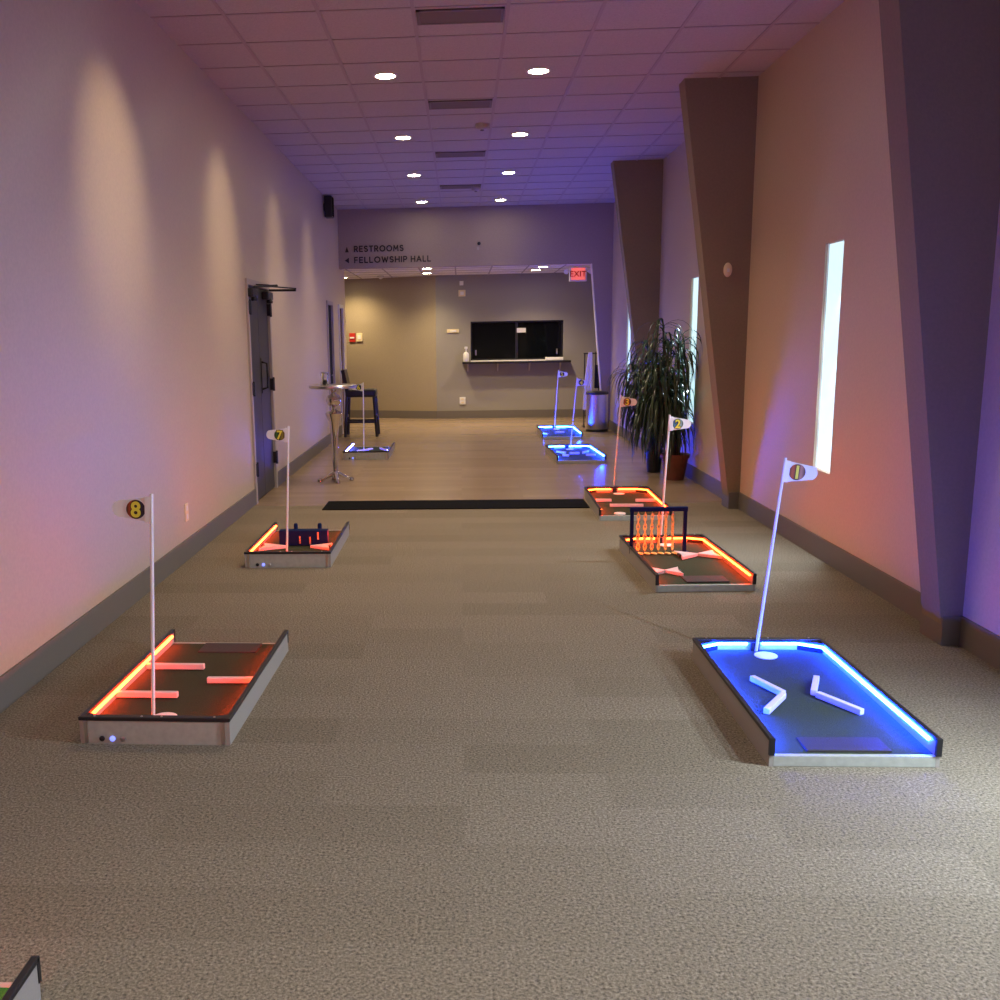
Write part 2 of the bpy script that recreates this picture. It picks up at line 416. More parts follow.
for k, y in enumerate((6.65, 9.08, 11.5, 13.93)):
    t = thing('ceiling_vent', 'slotted grey ceiling vent, ' + ['nearest of the four, cut by nothing and largest', 'second of four, just behind the first pair of downlights', 'third of four, between second and third downlight pairs', 'last of four, just before the last pair of downlights'][k], 'vent', (.013, y, CZ), 0, 'slot vents along the ceiling centre')
    w, d = .285, .275
    MB().box((-w, 0, -.004), (w, d, -.001)).build('backing', M['vent_dark'], t)
    f = MB()
    for lo, hi in (((-w, 0, -.012), (w, .02, 0)), ((-w, d - .02, -.012), (w, d, 0)), ((-w, 0, -.012), (-w + .02, d, 0)), ((w - .02, 0, -.012), (w, d, 0))): f.box(lo, hi)
    f.build('frame', M['vent'], t)
    s = MB()
    for q in range(6):
        yy = .04 + q * .039
        s.prism([(-w + .02, yy, -.003), (-w + .02, yy + .024, -.011), (-w + .02, yy + .027, -.010), (-w + .02, yy + .003, -.002)], (2 * w - .04, 0, 0))
    s.build('slats', M['vent'], t)
for y, lb in ((10.09, 'small brown smoke detector on the ceiling behind the second vent'), (14.16, 'small grey smoke detector on the ceiling beside the last vent')):
    t = thing('smoke_detector', lb, 'smoke detector', (.23, y, CZ), 0, 'smoke detectors on the ceiling')
    MB().lathe([(.07, 0), (.07, -.02), (.055, -.045), (.03, -.055)], n=24).build('housing', M['frame_grey'], t, True)
    MB().lathe([(.02, -.05), (.02, -.062), (.005, -.066)], n=16).build('sensor', M['vent'], t, True)

t = thing('wall_speaker', 'black loudspeaker mounted high where the door wall meets the ceiling', 'speaker', (LX, 14.6, 3.46))
MB().box((.015, -.10, -.15), (.13, .10, .15), bevel=.012).build('cabinet', M['black'], t)
MB().box((.13, -.085, -.135), (.137, .085, .135), bevel=.003).build('grille', M['black_rubber'], t)
MB().box((0, -.03, -.05), (.02, .03, .05)).build('bracket', M['black'], t)

# ------------------------------------------------------------------ header lettering, exit sign
def arc(cx, cy, rx, ry, a0, a1, n=10):
    return [(cx + rx * math.cos(math.radians(a0 + (a1 - a0) * k / n)), cy + ry * math.sin(math.radians(a0 + (a1 - a0) * k / n))) for k in range(n + 1)]
GLYPH = {   # width, strokes in a box one unit high
    'R': (.62, [[(0, 0), (0, 1)], [(0, 1), (.3, 1)] + arc(.3, .73, .27, .27, 90, -90) + [(0, .46)], [(.28, .46), (.6, 0)]]),
    'E': (.55, [[(.55, 1), (0, 1), (0, 0), (.55, 0)], [(0, .5), (.48, .5)]]), 'F': (.52, [[(.52, 1), (0, 1), (0, 0)], [(0, .5), (.46, .5)]]),
    'S': (.58, [arc(.29, .75, .27, .25, 35, 270, 12)[:-1] + arc(.29, .25, .29, .25, 90, -145, 12)]),
    'T': (.64, [[(0, 1), (.64, 1)], [(.32, 1), (.32, 0)]]), 'O': (.95, [arc(.475, .5, .475, .5, 0, 360, 22)]),
    'M': (.84, [[(0, 0), (.07, 1), (.42, .3), (.77, 1), (.84, 0)]]), 'L': (.52, [[(0, 1), (0, 0), (.52, 0)]]),
    'W': (1.08, [[(0, 1), (.27, 0), (.54, .85), (.81, 0), (1.08, 1)]]), 'H': (.72, [[(0, 0), (0, 1)], [(.72, 0), (.72, 1)], [(0, .5), (.72, .5)]]),
    'I': (.0, [[(0, 0), (0, 1)]]), 'P': (.58, [[(0, 0), (0, 1)], [(0, 1), (.3, 1)] + arc(.3, .72, .27, .28, 90, -90) + [(0, .44)]]),
    'A': (.84, [[(0, 0), (.42, 1), (.84, 0)], [(.17, .33), (.67, .33)]])}
def lettering(name, label, wds, z, hgt, arrow):
    t = thing(name, label, 'lettering', (-1.735, HY, z))
    for body, x0, width in wds:
        st = .018; gap = .42
        total = sum(GLYPH[c][0] for c in body) + gap * (len(body) - 1)
        k = (width - st) / total; hz = hgt - st; b = MB(); x = st / 2; q = 0
        for c in body:
            for pl in GLYPH[c][1]:
                for p0, p1 in zip(pl, pl[1:]):
                    p = Vector((x0 + x + p0[0] * k, 0, st / 2 + p0[1] * hz)); e = Vector((x0 + x + p1[0] * k, 0, st / 2 + p1[1] * hz))
                    d = (e - p).normalized() * st * .42; n = Vector((-d.z, 0, d.x)) * 1.15; q += 1
                    b.prism([p - d + n, e + d + n, e + d - n, p - d - n], (0, -.008 - .00004 * (q % 7), 0))
            x += (GLYPH[c][0] + gap) * k
        b.build('letters', M['letter'], t)
    if arrow == 'up': P = [(-.145, -.0, .0), (-.085, -.0, .0), (-.115, -.0, .09)]
    else: P = [(-.155, -.0, .045), (-.085, -.0, .0), (-.085, -.0, .09)]
    MB().prism(P, (0, -.008, 0)).build('arrow', M['letter'], t)
lettering('restrooms_lettering', 'dark letters RESTROOMS with an up arrow on the header wall', [('RESTROOMS', 0, .815)], 2.948, .10, 'up')
lettering('fellowship_hall_lettering', 'dark letters FELLOWSHIP HALL with a sideways arrow on the header wall', [('FELLOWSHIP', 0, .874), ('HALL', .929, .331)], 2.772, .10, 'left')
t = thing('wall_camera', 'tiny dark dome camera on the header wall above the opening', 'camera', (.31, HY, 3.04))
MB().lathe([(.028, 0), (.026, .012), (.012, .022)], n=16).build('dome', M['black'], t, True).rotation_euler = (PI / 2, 0, 0)
MB().box((-.035, -.012, -.10), (.0, 0, -.05)).build('junction_plate', M['frame_grey'], t)

t = thing('exit_sign', 'lit red EXIT sign with two emergency lamp heads under the far ceiling', 'exit sign', (1.985, 16.8, FZ))
MB().box((-.145, -.04, -.26), (.145, .04, -.03), bevel=.008).build('housing', M['white'], t)
fc = MB().box((-.115, -.046, -.235), (.115, -.0405, -.04)).build('face', M['exit_glow'], t)
text_mesh('letters', 'EXIT', .13, M['red_plastic'], fc, (0, -.048, -.137), align='CENTER', offset=.003, extrude=.002, spacing=1.05)
MB().box((-.05, -.03, -.03), (.05, .03, 0)).build('canopy', M['white'], t)
for s in (-1, 1):
    h = MB().lathe([(.018, 0), (.04, .03), (.042, .05), (.02, .055)], n=18)
    o = h.build('lamp_head', M['white'], t, True); o.location = (s * .19, -.02, -.085); o.rotation_euler = (PI / 2 + .35, 0, s * .3)
    MB().tube([(s * .14, 0, -.09), (s * .185, -.01, -.085)], .009).build('lamp_arm', M['white'], t)
t = thing('ceiling_sensor', 'small white dome sensor under the far-room ceiling', 'sensor', (-1.485, 18.4, FZ))
MB().lathe([(.055, 0), (.052, -.02), (.03, -.05), (.008, -.06)], n=20).build('dome', M['white'], t, True)
MB().lathe([(.062, 0), (.062, -.008), (.05, -.01)], n=20, cap=False).build('rim', M['vent'], t, True)

# ------------------------------------------------------------------ far wall: serving window and small fittings
w = struct(MB().box((WX0, FY + .09, WZ0), ((WX0 + WX1) / 2 + .02, FY + .10, WZ1)).build('window_5', M['glass_dark']))
MB().box(((WX0 + WX1) / 2 - .02, FY + .105, WZ0), (WX1, FY + .115, WZ1)).build('window_pane', M['glass_dark'], w)
fr = MB()
for lo, hi in (((WX0, FY + .06, WZ0), (WX0 + .03, FY + .13, WZ1)), ((WX1 - .03, FY + .06, WZ0), (WX1, FY + .13, WZ1)), ((WX0, FY + .06, WZ1 - .03), (WX1, FY + .13, WZ1)), ((WX0, FY + .06, WZ0), (WX1, FY + .13, WZ0 + .03)), (((WX0 + WX1) / 2 - .025, FY + .08, WZ0), ((WX0 + WX1) / 2 + .025, FY + .12, WZ1))): fr.box(lo, hi)
fr.build('window_frame', M['black'], w)
for x in (WX0 + .10, WX1 - .11):
    MB().box((x - .014, FY + .075, WZ0 + .10), (x + .014, FY + .09, WZ0 + .20), bevel=.003).build('window_pull', M['steel'], w)
struct(MB().box((WX0 - .1, FY + .2, WZ0 - .1), (WX1 + .1, FY + .22, WZ1 + .1)).build('wall_pantry', M['black']))
t = thing('serving_shelf', 'narrow dark serving shelf on brackets below the dark window', 'shelf', (1.05, FY, 1.066))
MB().box((-1.02, -.25, -.02), (1.02, 0, .02), bevel=.004).build('shelf_board', M['stool'], t)
for x in (-.93, -.36, .24, .82):
    MB().prism([(x, -.20, -.02), (x, 0, -.02), (x, 0, -.17), (x, -.015, -.17)], (.025, 0, 0)).build('bracket', M['frame_grey'], t)
tag(MB().box((.19, FY - .20, 1.086), (1.62, FY - .02, 1.105)).build('paper_runner', M['paper']), 'long white paper strip lying on the serving shelf', 'paper')
tag(MB().box((1.60, FY - .20, 1.086), (1.93, FY - .05, 1.145), bevel=.01).build('folded_paper', M['paper']), 'white folded stack at the trash-can end of the serving shelf', 'paper')
t = thing('soap_dispenser', 'white pump bottle standing on the end of the serving shelf', 'bottle', (.10, FY - .13, 1.086))
MB().lathe([(.05, 0), (.055, .01), (.055, .14), (.04, .17), (.02, .18)], n=20, sy=.8).build('bottle', M['white'], t, True)
MB().lathe([(.012, .18), (.012, .24), (.03, .245), (.03, .28), (.01, .285)], n=14).build('pump', M['white'], t, True)
tag(MB().box((1.07, FY + .07, 1.615), (1.24, FY + .078, 1.70)).build('paper_notice', M['paper']), 'small white paper notice taped on the dark window', 'notice')
def plate(name, label, cat, x0, x1, z0, z1, m, y=FY, th=.02, inner=None):
    t = thing(name, label, cat, ((x0 + x1) / 2, y, (z0 + z1) / 2)); w, h = (x1 - x0) / 2, (z1 - z0) / 2
    MB().box((-w, -th, -h), (w, 0, h), bevel=.004).build('cover', m, t)
    if inner: inner(t, w, h, th)
    return t
def slots(t, w, h, th):
    for z in (h * .45, -h * .45): MB().box((-w * .45, -th - .003, z - h * .22), (w * .45, -th, z + h * .22)).build('socket', M['cream'], t)
def lens(t, w, h, th): MB().box((-w * .5, -th - .008, -h * .5), (w * .5, -th, h * .5), bevel=.004).build('lens', M['paper'], t)
plate('room_plaque', 'beige oblong name plaque on the grey far wall beside the serving window', 'plaque', -.26, -.03, 1.63, 1.70, M['cream'], inner=lens)
plate('wall_outlet', 'white power outlet low on the grey far wall', 'outlet', -.03, .085, .27, .41, M['white'], inner=slots)
plate('wall_sensor', 'small white sensor high on the grey far wall, above the cream strobe', 'sensor', -.014, .06, 2.51, 2.59, M['white'], inner=lens)
plate('alarm_strobe', 'square cream alarm strobe on the far wall below a small white sensor', 'alarm', -.035, .098, 2.305, 2.425, M['cream'], inner=lens)
def tanwall(x): return FY + (-.47 - x) * (1.30 / 3.93)
for nm, lb, x, z0, z1, m in (('fire_alarm', 'red fire alarm pull station on the tan far wall', -2.13, 1.49, 1.665, 'red_plastic'), ('light_switch', 'cream switch plate beside the red fire alarm on the tan wall', -1.985, 1.50, 1.66, 'cream')):
    t = plate(nm, lb, 'alarm' if m == 'red_plastic' else 'switch', x - .065, x + .065, z0, z1, M[m], y=tanwall(x) - .004, inner=lens if m != 'red_plastic' else None)
    t.rotation_euler = (0, 0, -math.atan2(1.30, 3.93))
    if m == 'red_plastic': MB().box((-.045, -.032, -.02), (.045, -.02, .01), bevel=.003).build('pull_bar', M['white'], t)
# outlets and switch plates along the corridor
t = thing('wall_outlet', 'pale blank outlet plate low on the long wall behind flag 8', 'outlet', (LX, 6.73, .34))
MB().box((0, -.04, -.065), (.008, .04, .065), bevel=.003).build('cover', M['cream'], t)
for z in (-.03, .03): MB().box((.008, -.015, z - .018), (.010, .015, z + .018)).build('socket', M['white'], t)
t = thing('wall_outlet', 'power outlet low on the window wall behind the terracotta plant pot', 'outlet', (RX, 10.30, .38))
MB().box((-.008, -.04, -.065), (0, .04, .065), bevel=.003).build('cover', M['white'], t)
for z in (-.03, .03): MB().box((-.010, -.015, z - .018), (-.008, .015, z + .018)).build('socket', M['cream'], t)
t = thing('thermostat', 'small oval white thermostat on the sloping fin before the plants', 'thermostat', (2.283, 8.58, 2.075))
o = MB().lathe([(.036, 0), (.034, .014), (.02, .022)], n=20, sy=1.7).build('cover', M['cream'], t, True); o.rotation_euler = (PI / 2, 0, 0)
MB().box((-.01, -.026, -.02), (.01, -.02, .01)).build('dial', M['white'], t)

t = tag(MB().box((-1.29, 8.66, 0), (1.16, 9.12, .010), bevel=.004).build('floor_mat', M['black_rubber']), 'long black mat lying across the seam of carpet and plank floor', 'mat')

# ------------------------------------------------------------------ mini golf boards
W, RH, LIP = .60, .11, .042
def board(label, loc, rotz, led, L=1.16, turf='turf', mat_rect=(.15, .46, .04, .16), pole_x=.5, name='putting_board', mat_on=True, controls=True):
    """local frame: x across 0..W, y from the tee (0) to the cup end (L)"""
    t = thing(name, label, 'mini golf board', loc, rotz, 'mini golf putting boards on the corridor floor')
    w = .014
    for x in (0, W - w):
        MB().prism([(x, 0, 0), (x, 0, RH - .012), (x, L, RH - .012), (x, L, 0)], (w, 0, 0)).build('side_panel', M['alu_white'], t)
        c = MB().box((x - .003, -.004, RH - .014), (x + w + .003, L + .003, RH + .001), bevel=.003)
        c.box((x - .003, -.006, .044), (x + w + .003, .006, RH)); c.build('rail_cap', M['black'], t)
    e = MB().box((w, L - w, 0), (W - w, L, RH - .012)).build('end_panel', M['alu'], t)
    for x in (.018, W - .034): MB().box((x, L, .004), (x + .016, L + .004, RH - .016), bevel=.001).build('corner_bracket', M['steel'], e)
    if controls:
        for x, m, nm in ((W - .088, 'black', 'socket'), (W - .130, 'indicator', 'indicator'), (W - .172, 'steel', 'switch')):
            o = MB().lathe([(.011, 0), (.011, .004), (.006, .007)], n=14).build(nm, M[m], e, True); o.location = (x, L, .022); o.rotation_euler = (-PI / 2, 0, 0)
    MB().box((0, L - w - .012, RH - .014), (W, L + .004, RH + .002), bevel=.003).build('rail_cap', M['black'], t)
    for x in (.06, W / 2 - .03, W / 2 + .05, W - .06):
        MB().lathe([(.005, 0), (.004, .003)], (x, L - .008, RH + .002), n=8).build('screw', M['steel'], t)
    MB().box((w, 0, 0), (W - w, .02, LIP), bevel=.002).build('tee_lip', M['alu'], t)
    k = .10
    MB().prism([(w, .02, 0), (w, .02, LIP), (w, L - w, .056), (w, L - w, 0)], (W - 2 * w, 0, 0)).build('turf', M[turf], t)
    if mat_on:
        a, b_, c0, c1 = mat_rect; z = LIP + (.02 * (c0 + c1) / 2)
        MB().box((a, c0, z - .004), (b_, c1, z + .006), bevel=.002).build('tee_mat', M['tee'], t)
    for sx, x in ((1, w), (-1, W - w)):
        MB().prism([(x, L - w, .05), (x + sx * .10, L - w, .05), (x, L - w - .055, .05)], (0, 0, RH - .058)).build('corner_block', M['black'], t)
    zz = .054
    MB().lathe([(.052, zz), (.052, zz + .004), (.044, zz + .005), (.002, zz + .005)], (pole_x * W + .03 if abs(rotz) < 1 else pole_x * W + .02, L - (.10 if abs(rotz) < 1 else .135), 0), n=28).build('cup', M['white'], t, True)
    h = MB().box((pole_x * W - .02, L - w - .018, .054), (pole_x * W + .02, L - w - .010, RH - .016)); h.build('pole_bracket', M['black'], t)
    zl, r = RH - .022, .0062
    MB().tube([(w + r, .05, zl), (w + r, L - w - .062, zl), (w + .10, L - w - r - .002, zl), (pole_x * W - .035, L - w - r - .002, zl)], r, 8).build('led_strip', M[led], t)
    MB().tube([(W - w - r, .05, zl), (W - w - r, L - w - .062, zl), (W - w - .10, L - w - r - .002, zl), (pole_x * W + .035, L - w - r - .002, zl)], r, 8).build('led_strip', M[led], t)
    return t

def zs(y): return LIP + .0175 * y            # turf height
def bars(t, segs, m='bar', h=.025, w=.025):
    for (x0, y0), (x1, y1) in segs:
        MB().bar((x0, y0, zs(y0) + h / 2 + .001), (x1, y1, zs(y1) + h / 2 + .001), w, h).build('bumper_bar', M[m], t)
def bow(t, cx, cy, half, spread, tilt=0, h=.019, sides=(-1, 1)):
    """a bow tie bumper: narrow in the middle, flaring to both sides"""
    for s in sides:
        d = Vector((math.cos(tilt), math.sin(tilt), 0)) * s; n = Vector((-d.y, d.x, 0)); c = Vector((cx, cy, zs(cy) + .001))
        p = [c + n * .006, c + n * -.006, c + d * half - n * spread, c + d * half * .86, c + d * half + n * spread]
        MB().prism(p, (0, 0, h)).build('bow_bumper', M['bar'], t)
        MB().box(c + d * half * .9 - Vector((.012, .03, 0)), c + d * half * .9 + Vector((.012, .03, h * .9))).build('bumper_end', M['black'], t)

def flagstick(label, base, top, direction, digit, ca, cb, hgt=.10, length=.152, yellow=True):
    t = thing('flagstick', label, 'flag', base, 0, 'numbered flagsticks of the putting boards')
    b = Vector(base); tp = Vector(top) - b
    MB().tube([(0, 0, 0), tp * .5, tp], .0072, 10).build('pole', M['white'], t, True)
    ax = tp.normalized()
    fr = thing_flag = None
    # pennant in its own local frame: x away from the pole, y up
    n = 10; w0, w1 = hgt / 2, hgt * .31
    pts = [(0, -w0)]
    for k in range(n + 1):
        a = -PI / 2 + PI * k / n; pts.append((length - w1 * .8 + w1 * .8 * math.cos(a), w1 * math.sin(a)))
    pts.append((0, w0))
    P = [(direction * x, -.0015, y) for x, y in pts]
    m = MB().prism(P, (0, .003, 0)); m.box((min(0, direction * .026), -.006, -w0), (max(0, direction * .026), .006, w0), bevel=.003)
    pe = m.build('pennant', M['white'], t)
    tilt = math.atan2(tp.x, tp.z)
    c = tp - ax * (.012 + w0)
    pe.location = c; pe.rotation_euler = (0, tilt, 0)
    bx = direction * .060
    bd = MB().lathe([(.037, 0), (.037, .0018)], n=32).build('badge', badge_mat('badge_%s' % digit, ca, cb), pe)
    bd.location = (bx, -.0018, 0); bd.rotation_euler = (PI / 2, 0, 0)
    rg = MB().torus((0, 0, 0), .0385, .0013, n=32); o = rg.build('badge_rim', M['white'], pe); o.location = (bx, -.003, 0)
    text_mesh('numeral_outline', digit, .082, M['ink'], pe, (bx, -.0042, 0), align='CENTER', offset=.006, extrude=.0004, xs=.95)
    text_mesh('numeral', digit, .082, M['yellow'], pe, (bx, -.0050, 0), align='CENTER', offset=.0025, extrude=.0005, xs=.95)
    return t

OR, NV, GR, OL, BL, TE = (.45, .07, .015), (.01, .01, .06), (.03, .13, .02), (.25, .20, .02), (.08, .25, .40), (.30, .45, .40)
# 8: foreground, red LED, three bumper bars
t = board('dark green putting board with red lights and three straight bumper bars, flag 8', (-.885, 4.625, 0), PI - .02, 'led_red', L=1.15, mat_rect=(.125, .415, .03, .17), pole_x=.475)
def loc8(x, y): return (-.905 - x, 4.625 - y)
bars(t, [(loc8(-1.49, 4.205), loc8(-1.215, 4.205)), (loc8(-1.148, 4.02), loc8(-.93, 4.025)), (loc8(-1.49, 3.83), loc8(-1.222, 3.83))])
flagstick('white flag with yellow 8 on the near red board beside the long wall', (-1.222, 3.515, .057), (-1.178, 3.545, .985), -1, '8', OR, NV)
# 7: second red board along the door wall with bow bumpers and navy block
t = board('red lit putting board with a navy block obstacle and bow bumpers, flag 7', (-.907, 7.53, 0), PI, 'led_red', L=1.11, mat_on=False, pole_x=.535)
def loc7(x, y): return (-.90 - x, 7.53 - y)
bl = MB().box((*loc7(-.985, 6.96), zs(.6)), (*loc7(-1.345, 6.89), zs(.6) + .115), bevel=.004).build('obstacle_block', M['navy'], t)
for x in (-1.235, -1.055): MB().lathe([(.016, 0), (.016, .14), (.01, .15)], (*loc7(x, 6.99), zs(.6)), n=14).build('block_peg', M['navy'], bl, True)
for x, z in ((-1.19, .045), (-1.115, .04), (-1.055, .075)): MB().box((loc7(x, 0)[0] - .006, loc7(0, 6.888)[1] - .004, zs(.6) + z - .028), (loc7(x, 0)[0] + .006, loc7(0, 6.888)[1] + .004, zs(.6) + z + .028)).build('block_slot', M['steel'], bl)
bow(t, *loc7(-1.27, 6.80), .19, .095, 0, sides=(1,)); bow(t, *loc7(-1.10, 6.80), .15, .085, 0, sides=(-1,))
flagstick('white flag with yellow 7 in front of the dark double door', (-1.222, 6.475, .057), (-1.178, 6.50, .972), -1, '7', GR, OL)
# 6: violet board by the stool
t = board('small violet lit putting board on the plank floor by the stool, flag 6', (-.945, 13.53, 0), PI, 'led_violet', L=1.15, mat_on=False, pole_x=.53)
def loc6(x, y): return (-.945 - x, 13.53 - y)
bars(t, [(loc6(-1.40, 12.78), loc6(-1.22, 13.08)), (loc6(-1.0, 12.82), loc6(-1.12, 13.15))])
flagstick('small white flag beside the bar table top, flag 6', (-1.272, 12.42, .057), (-1.262, 12.45, .995), -1, '6', BL, NV)
# 9: green board at the camera's feet
t = board('green putting board mostly out of frame, only its black rail corner showing', (-1.022, 2.015, 0), PI, 'led_red', L=1.15, turf='turf_bright', mat_on=False)
# 1: near blue board
BX, BY = 1.103, 3.32
t = board('blue lit putting board with two V-shaped bumpers, nearest board under the sloping fin, flag 1', (BX, BY, 0), 0, 'led_blue', L=1.17, mat_rect=(.145, .445, .03, .15), pole_x=.475)
L1 = lambda x, y: (x - BX, y - BY)
bars(t, [(L1(1.255, 4.055), L1(1.332, 3.875)), (L1(1.326, 3.860), L1(1.205, 3.69)), (L1(1.530, 4.055), L1(1.458, 3.885)), (L1(1.468, 3.870), L1(1.576, 3.685))])
flagstick('white flag with yellow 1 leaning above the near blue board', (1.392, 4.455, .057), (1.470, 4.42, .985), 1, '1', OR, (.45, .20, .12))
# 2: chain board
BX2, BY2 = 1.175, 5.74
t = board('red lit putting board with a navy chain gate and two bow bumpers, flag 2', (BX2, BY2, 0), .026, 'led_red', L=1.18, mat_rect=(.20, .46, .05, .20), pole_x=.475)
L2 = lambda x, y: (x - BX2, y - BY2)
gx0, gx1, gy = .0, .385, 6.55 - BY2
gt = MB().box((gx0, gy - .012, zs(gy)), (gx0 + .022, gy + .012, .365)).box((gx1 - .022, gy - .012, zs(gy)), (gx1, gy + .012, .365)).box((gx0 - .004, gy - .014, .352), (gx1 + .004, gy + .014, .382), bevel=.003).box((gx1 - .04, gy - .03, zs(gy)), (gx1 + .02, gy + .03, zs(gy) + .012)).build('chain_gate', M['navy'], t)
for k in range(6):
    x = .055 + k * .047; z = .330; ch = MB()
    ch.tube([(x, gy, .354), (x, gy, .330)], .003, 6)
    for q in range(7):
        ch.torus((x, gy - .006 * max(0, q - 4), z - .018), .0095, .0046, Matrix.Rotation((q % 2) * PI / 2 * .8 + .15 * k, 4, 'Z'), 14, 6, 2.1); z -= .034
    for q in range(1):
        ch.torus((x + .012, gy - .035, zs(gy) + .010), .0095, .0046, Matrix.Rotation(PI / 2, 4, 'X') @ Matrix.Rotation(.5, 4, 'Y'), 14, 6, 2.1)
    ch.build('chain', M['chain'], gt, True)
bow(t, *L2(1.618, 6.46), .135, .10, .05); bow(t, *L2(1.297, 6.03), .098, .09, -.05)
flagstick('white flag with yellow 2 in front of the plants', (1.440, 6.925, .057), (1.466, 6.86, .985), 1, '2', BL, TE)
# 3: red board at the seam
BX3, BY3 = 1.158, 8.06
t = board('red lit putting board at the end of the black mat, flag 3', (BX3, BY3, 0), -.02, 'led_red', L=1.17, mat_on=False, pole_x=.475)
L3 = lambda x, y: (x - BX3, y - BY3)
bars(t, [(L3(1.205, 8.70), L3(1.345, 8.70)), (L3(1.56, 8.69), L3(1.765, 8.69)), (L3(1.30, 8.46), L3(1.59, 8.45))])
MB().lathe([(.05, zs(.08)), (.048, zs(.08) + .008), (.02, zs(.08) + .012)], (.185, .08, 0), n=20).build('glint_disc', M['white'], t, True)  # white disc standing in for a bright reflection near the tee
flagstick('dim orange lit flag 3 in front of the black plant pot', (1.464, 9.27, .057), (1.508, 9.20, .985), 1, '3', (.35, .10, .03), (.25, .10, .04))
# 4 and 5: far blue boards
for lb, bx, by, L, fl_, base, top, dg, s in (
    ('blue lit putting board on the plank floor, nearer of the two blue pair, flag 4', 1.163, 11.74, 1.17, 'violet tinted flag with a dark badge in front of the trash can, flag 4', (1.452, 12.865, .057), (1.526, 12.85, 1.0), '4', 1),
    ('blue lit putting board farthest down the corridor, near the trash can, flag 5', 1.222, 14.58, 1.17, 'violet tinted flag with a red badge below the serving shelf, flag 5', (1.512, 15.705, .057), (1.566, 15.70, 1.0), '5', 1)):
    t = board(lb, (bx, by, 0), .035 if dg == '4' else 0, 'led_blue', L=L, mat_on=False, pole_x=.475)
    if dg == '4': bars(t, [((.09, .72), (.19, .60)), ((.12, .38), (.20, .36)), ((.41, .58), (.50, .70)), ((.42, .40), (.53, .36)), ((.24, .55), (.36, .55))])
    else: bars(t, [((.05, .35), (.10, .22)), ((.25, .5), (.38, .5))]); 
    flagstick(fl_, base, top, s, dg, (.12, .02, .03) if dg == '5' else (.05, .05, .12), NV)

# ------------------------------------------------------------------ bar table, jar, stool
t = thing('bar_table', 'tall silver pedestal bar table with a round top by the door wall', 'table', (-1.395, 10.5, 0))
MB().lathe([(.005, 1.025), (.245, 1.025), (.262, 1.034), (.262, 1.056), (.255, 1.062), (.005, 1.062)], n=48).build('table_top', M['steel'], t, True)
MB().lathe([(.012, .06), (.030, .08), (.026, .12), (.030, .3), (.040, .5), (.058, .66), (.092, .735), (.096, .752), (.080, .766), (.040, .785), (.022, .80), (.026, .82), (.065, .845), (.084, .885), (.084, .905), (.065, .945), (.030, .965), (.022, .98), (.035, 1.0), (.07, 1.026)], n=32).build('column', M['chrome'], t, True)
for k in range(4):
    a = k * PI / 2 + .25; d = Vector((math.cos(a), math.sin(a), 0))
    MB().tube([Vector((0, 0, .10)), d * .05 + Vector((0, 0, .075)), d * .12 + Vector((0, 0, .035)), d * .17 + Vector((0, 0, .022))], [.024, .024, .018, .014], 12).lathe([(.016, 0), (.028, .006), (.026, .03), (.012, .036)], tuple(d * .175), n=14).build('foot', M['chrome'], t, True)
t = thing('candle_jar', 'clear glass jar on the round bar table', 'jar', (-1.478, 10.46, 1.062))
MB().lathe([(.038, 0), (.042, .005), (.042, .125), (.036, .135), (.036, .137), (.0385, .127), (.0385, .008), (.01, .006)], n=24, cap=False).build('glass', M['glass'], t, True)
MB().lathe([(.036, .008), (.036, .05), (.005, .055)], n=20).build('filling', M['sand'], t, True)
MB().lathe([(.040, .128), (.0425, .132), (.0425, .139), (.036, .139)], n=24, cap=False).build('rim', M['steel'], t, True)

t = thing('bar_stool', 'black low-backed bar stool behind the silver bar table', 'stool', (-1.61, 15.55, 0))
MB().box((-.24, -.20, .63), (.25, .20, .755), bevel=.03).build('seat', M['leather'], t)
MB().prism([(-.235, -.19, .70), (-.175, -.19, .70), (-.245, -.19, 1.07), (-.300, -.19, 1.06)], (0, .38, 0)).build('backrest', M['leather'], t)
for sx in (-1, 1):
    for sy in (-1, 1):
        MB().bar((sx * .215, sy * .165, .66), (sx * .255, sy * .195, .0), .036, .036).build('leg', M['stool'], t)
for sy in (-1, 1): MB().bar((-.24, sy * .185, .235), (.24, sy * .185, .235), .022, .035).build('stretcher', M['stool'], t)
for sx in (-1, 1): MB().bar((sx * .238, -.18, .32), (sx * .238, .18, .32), .022, .035).build('stretcher', M['stool'], t)

# ------------------------------------------------------------------ trash can, stand with cloth and bag
t = thing('trash_can', 'stainless steel trash can with black lid beside the slanting jamb', 'trash can', (2.205, 15.80, 0))
MB().lathe([(.172, .03), (.172, .60)], n=40, sy=.85).build('body', M['steel'], t, True)
MB().lathe([(.178, 0), (.180, .01), (.180, .035), (.172, .04)], n=40, sy=.85).build('base_ring', M['black'], t, True)
MB().lathe([(.176, .598), (.182, .605), (.182, .635), (.165, .65), (.05, .652)], n=40, sy=.85).build('lid', M['black'], t, True)
MB().box((-.05, -.19, .008), (.05, -.14, .022), bevel=.004).build('pedal', M['black'], t)
t = thing('valet_stand', 'black upright stand behind the trash can', 'stand', (2.205, 16.52, 0))
for x in (-.12, .12): MB().tube([(x, 0, .03), (x, 0, 1.24)], .011).build('post', M['black'], t)
MB().tube([(-.14, 0, 1.24), (.15, 0, 1.24)], .011).build('top_rail', M['black'], t)
for x in (-.12, .12): MB().box((x - .018, -.06, 0), (x + .018, .06, .03), bevel=.006).build('foot', M['black'], t)
MB().tube([(-.12, 0, .20), (.12, 0, .20)], .009).build('lower_rail', M['black'], t)
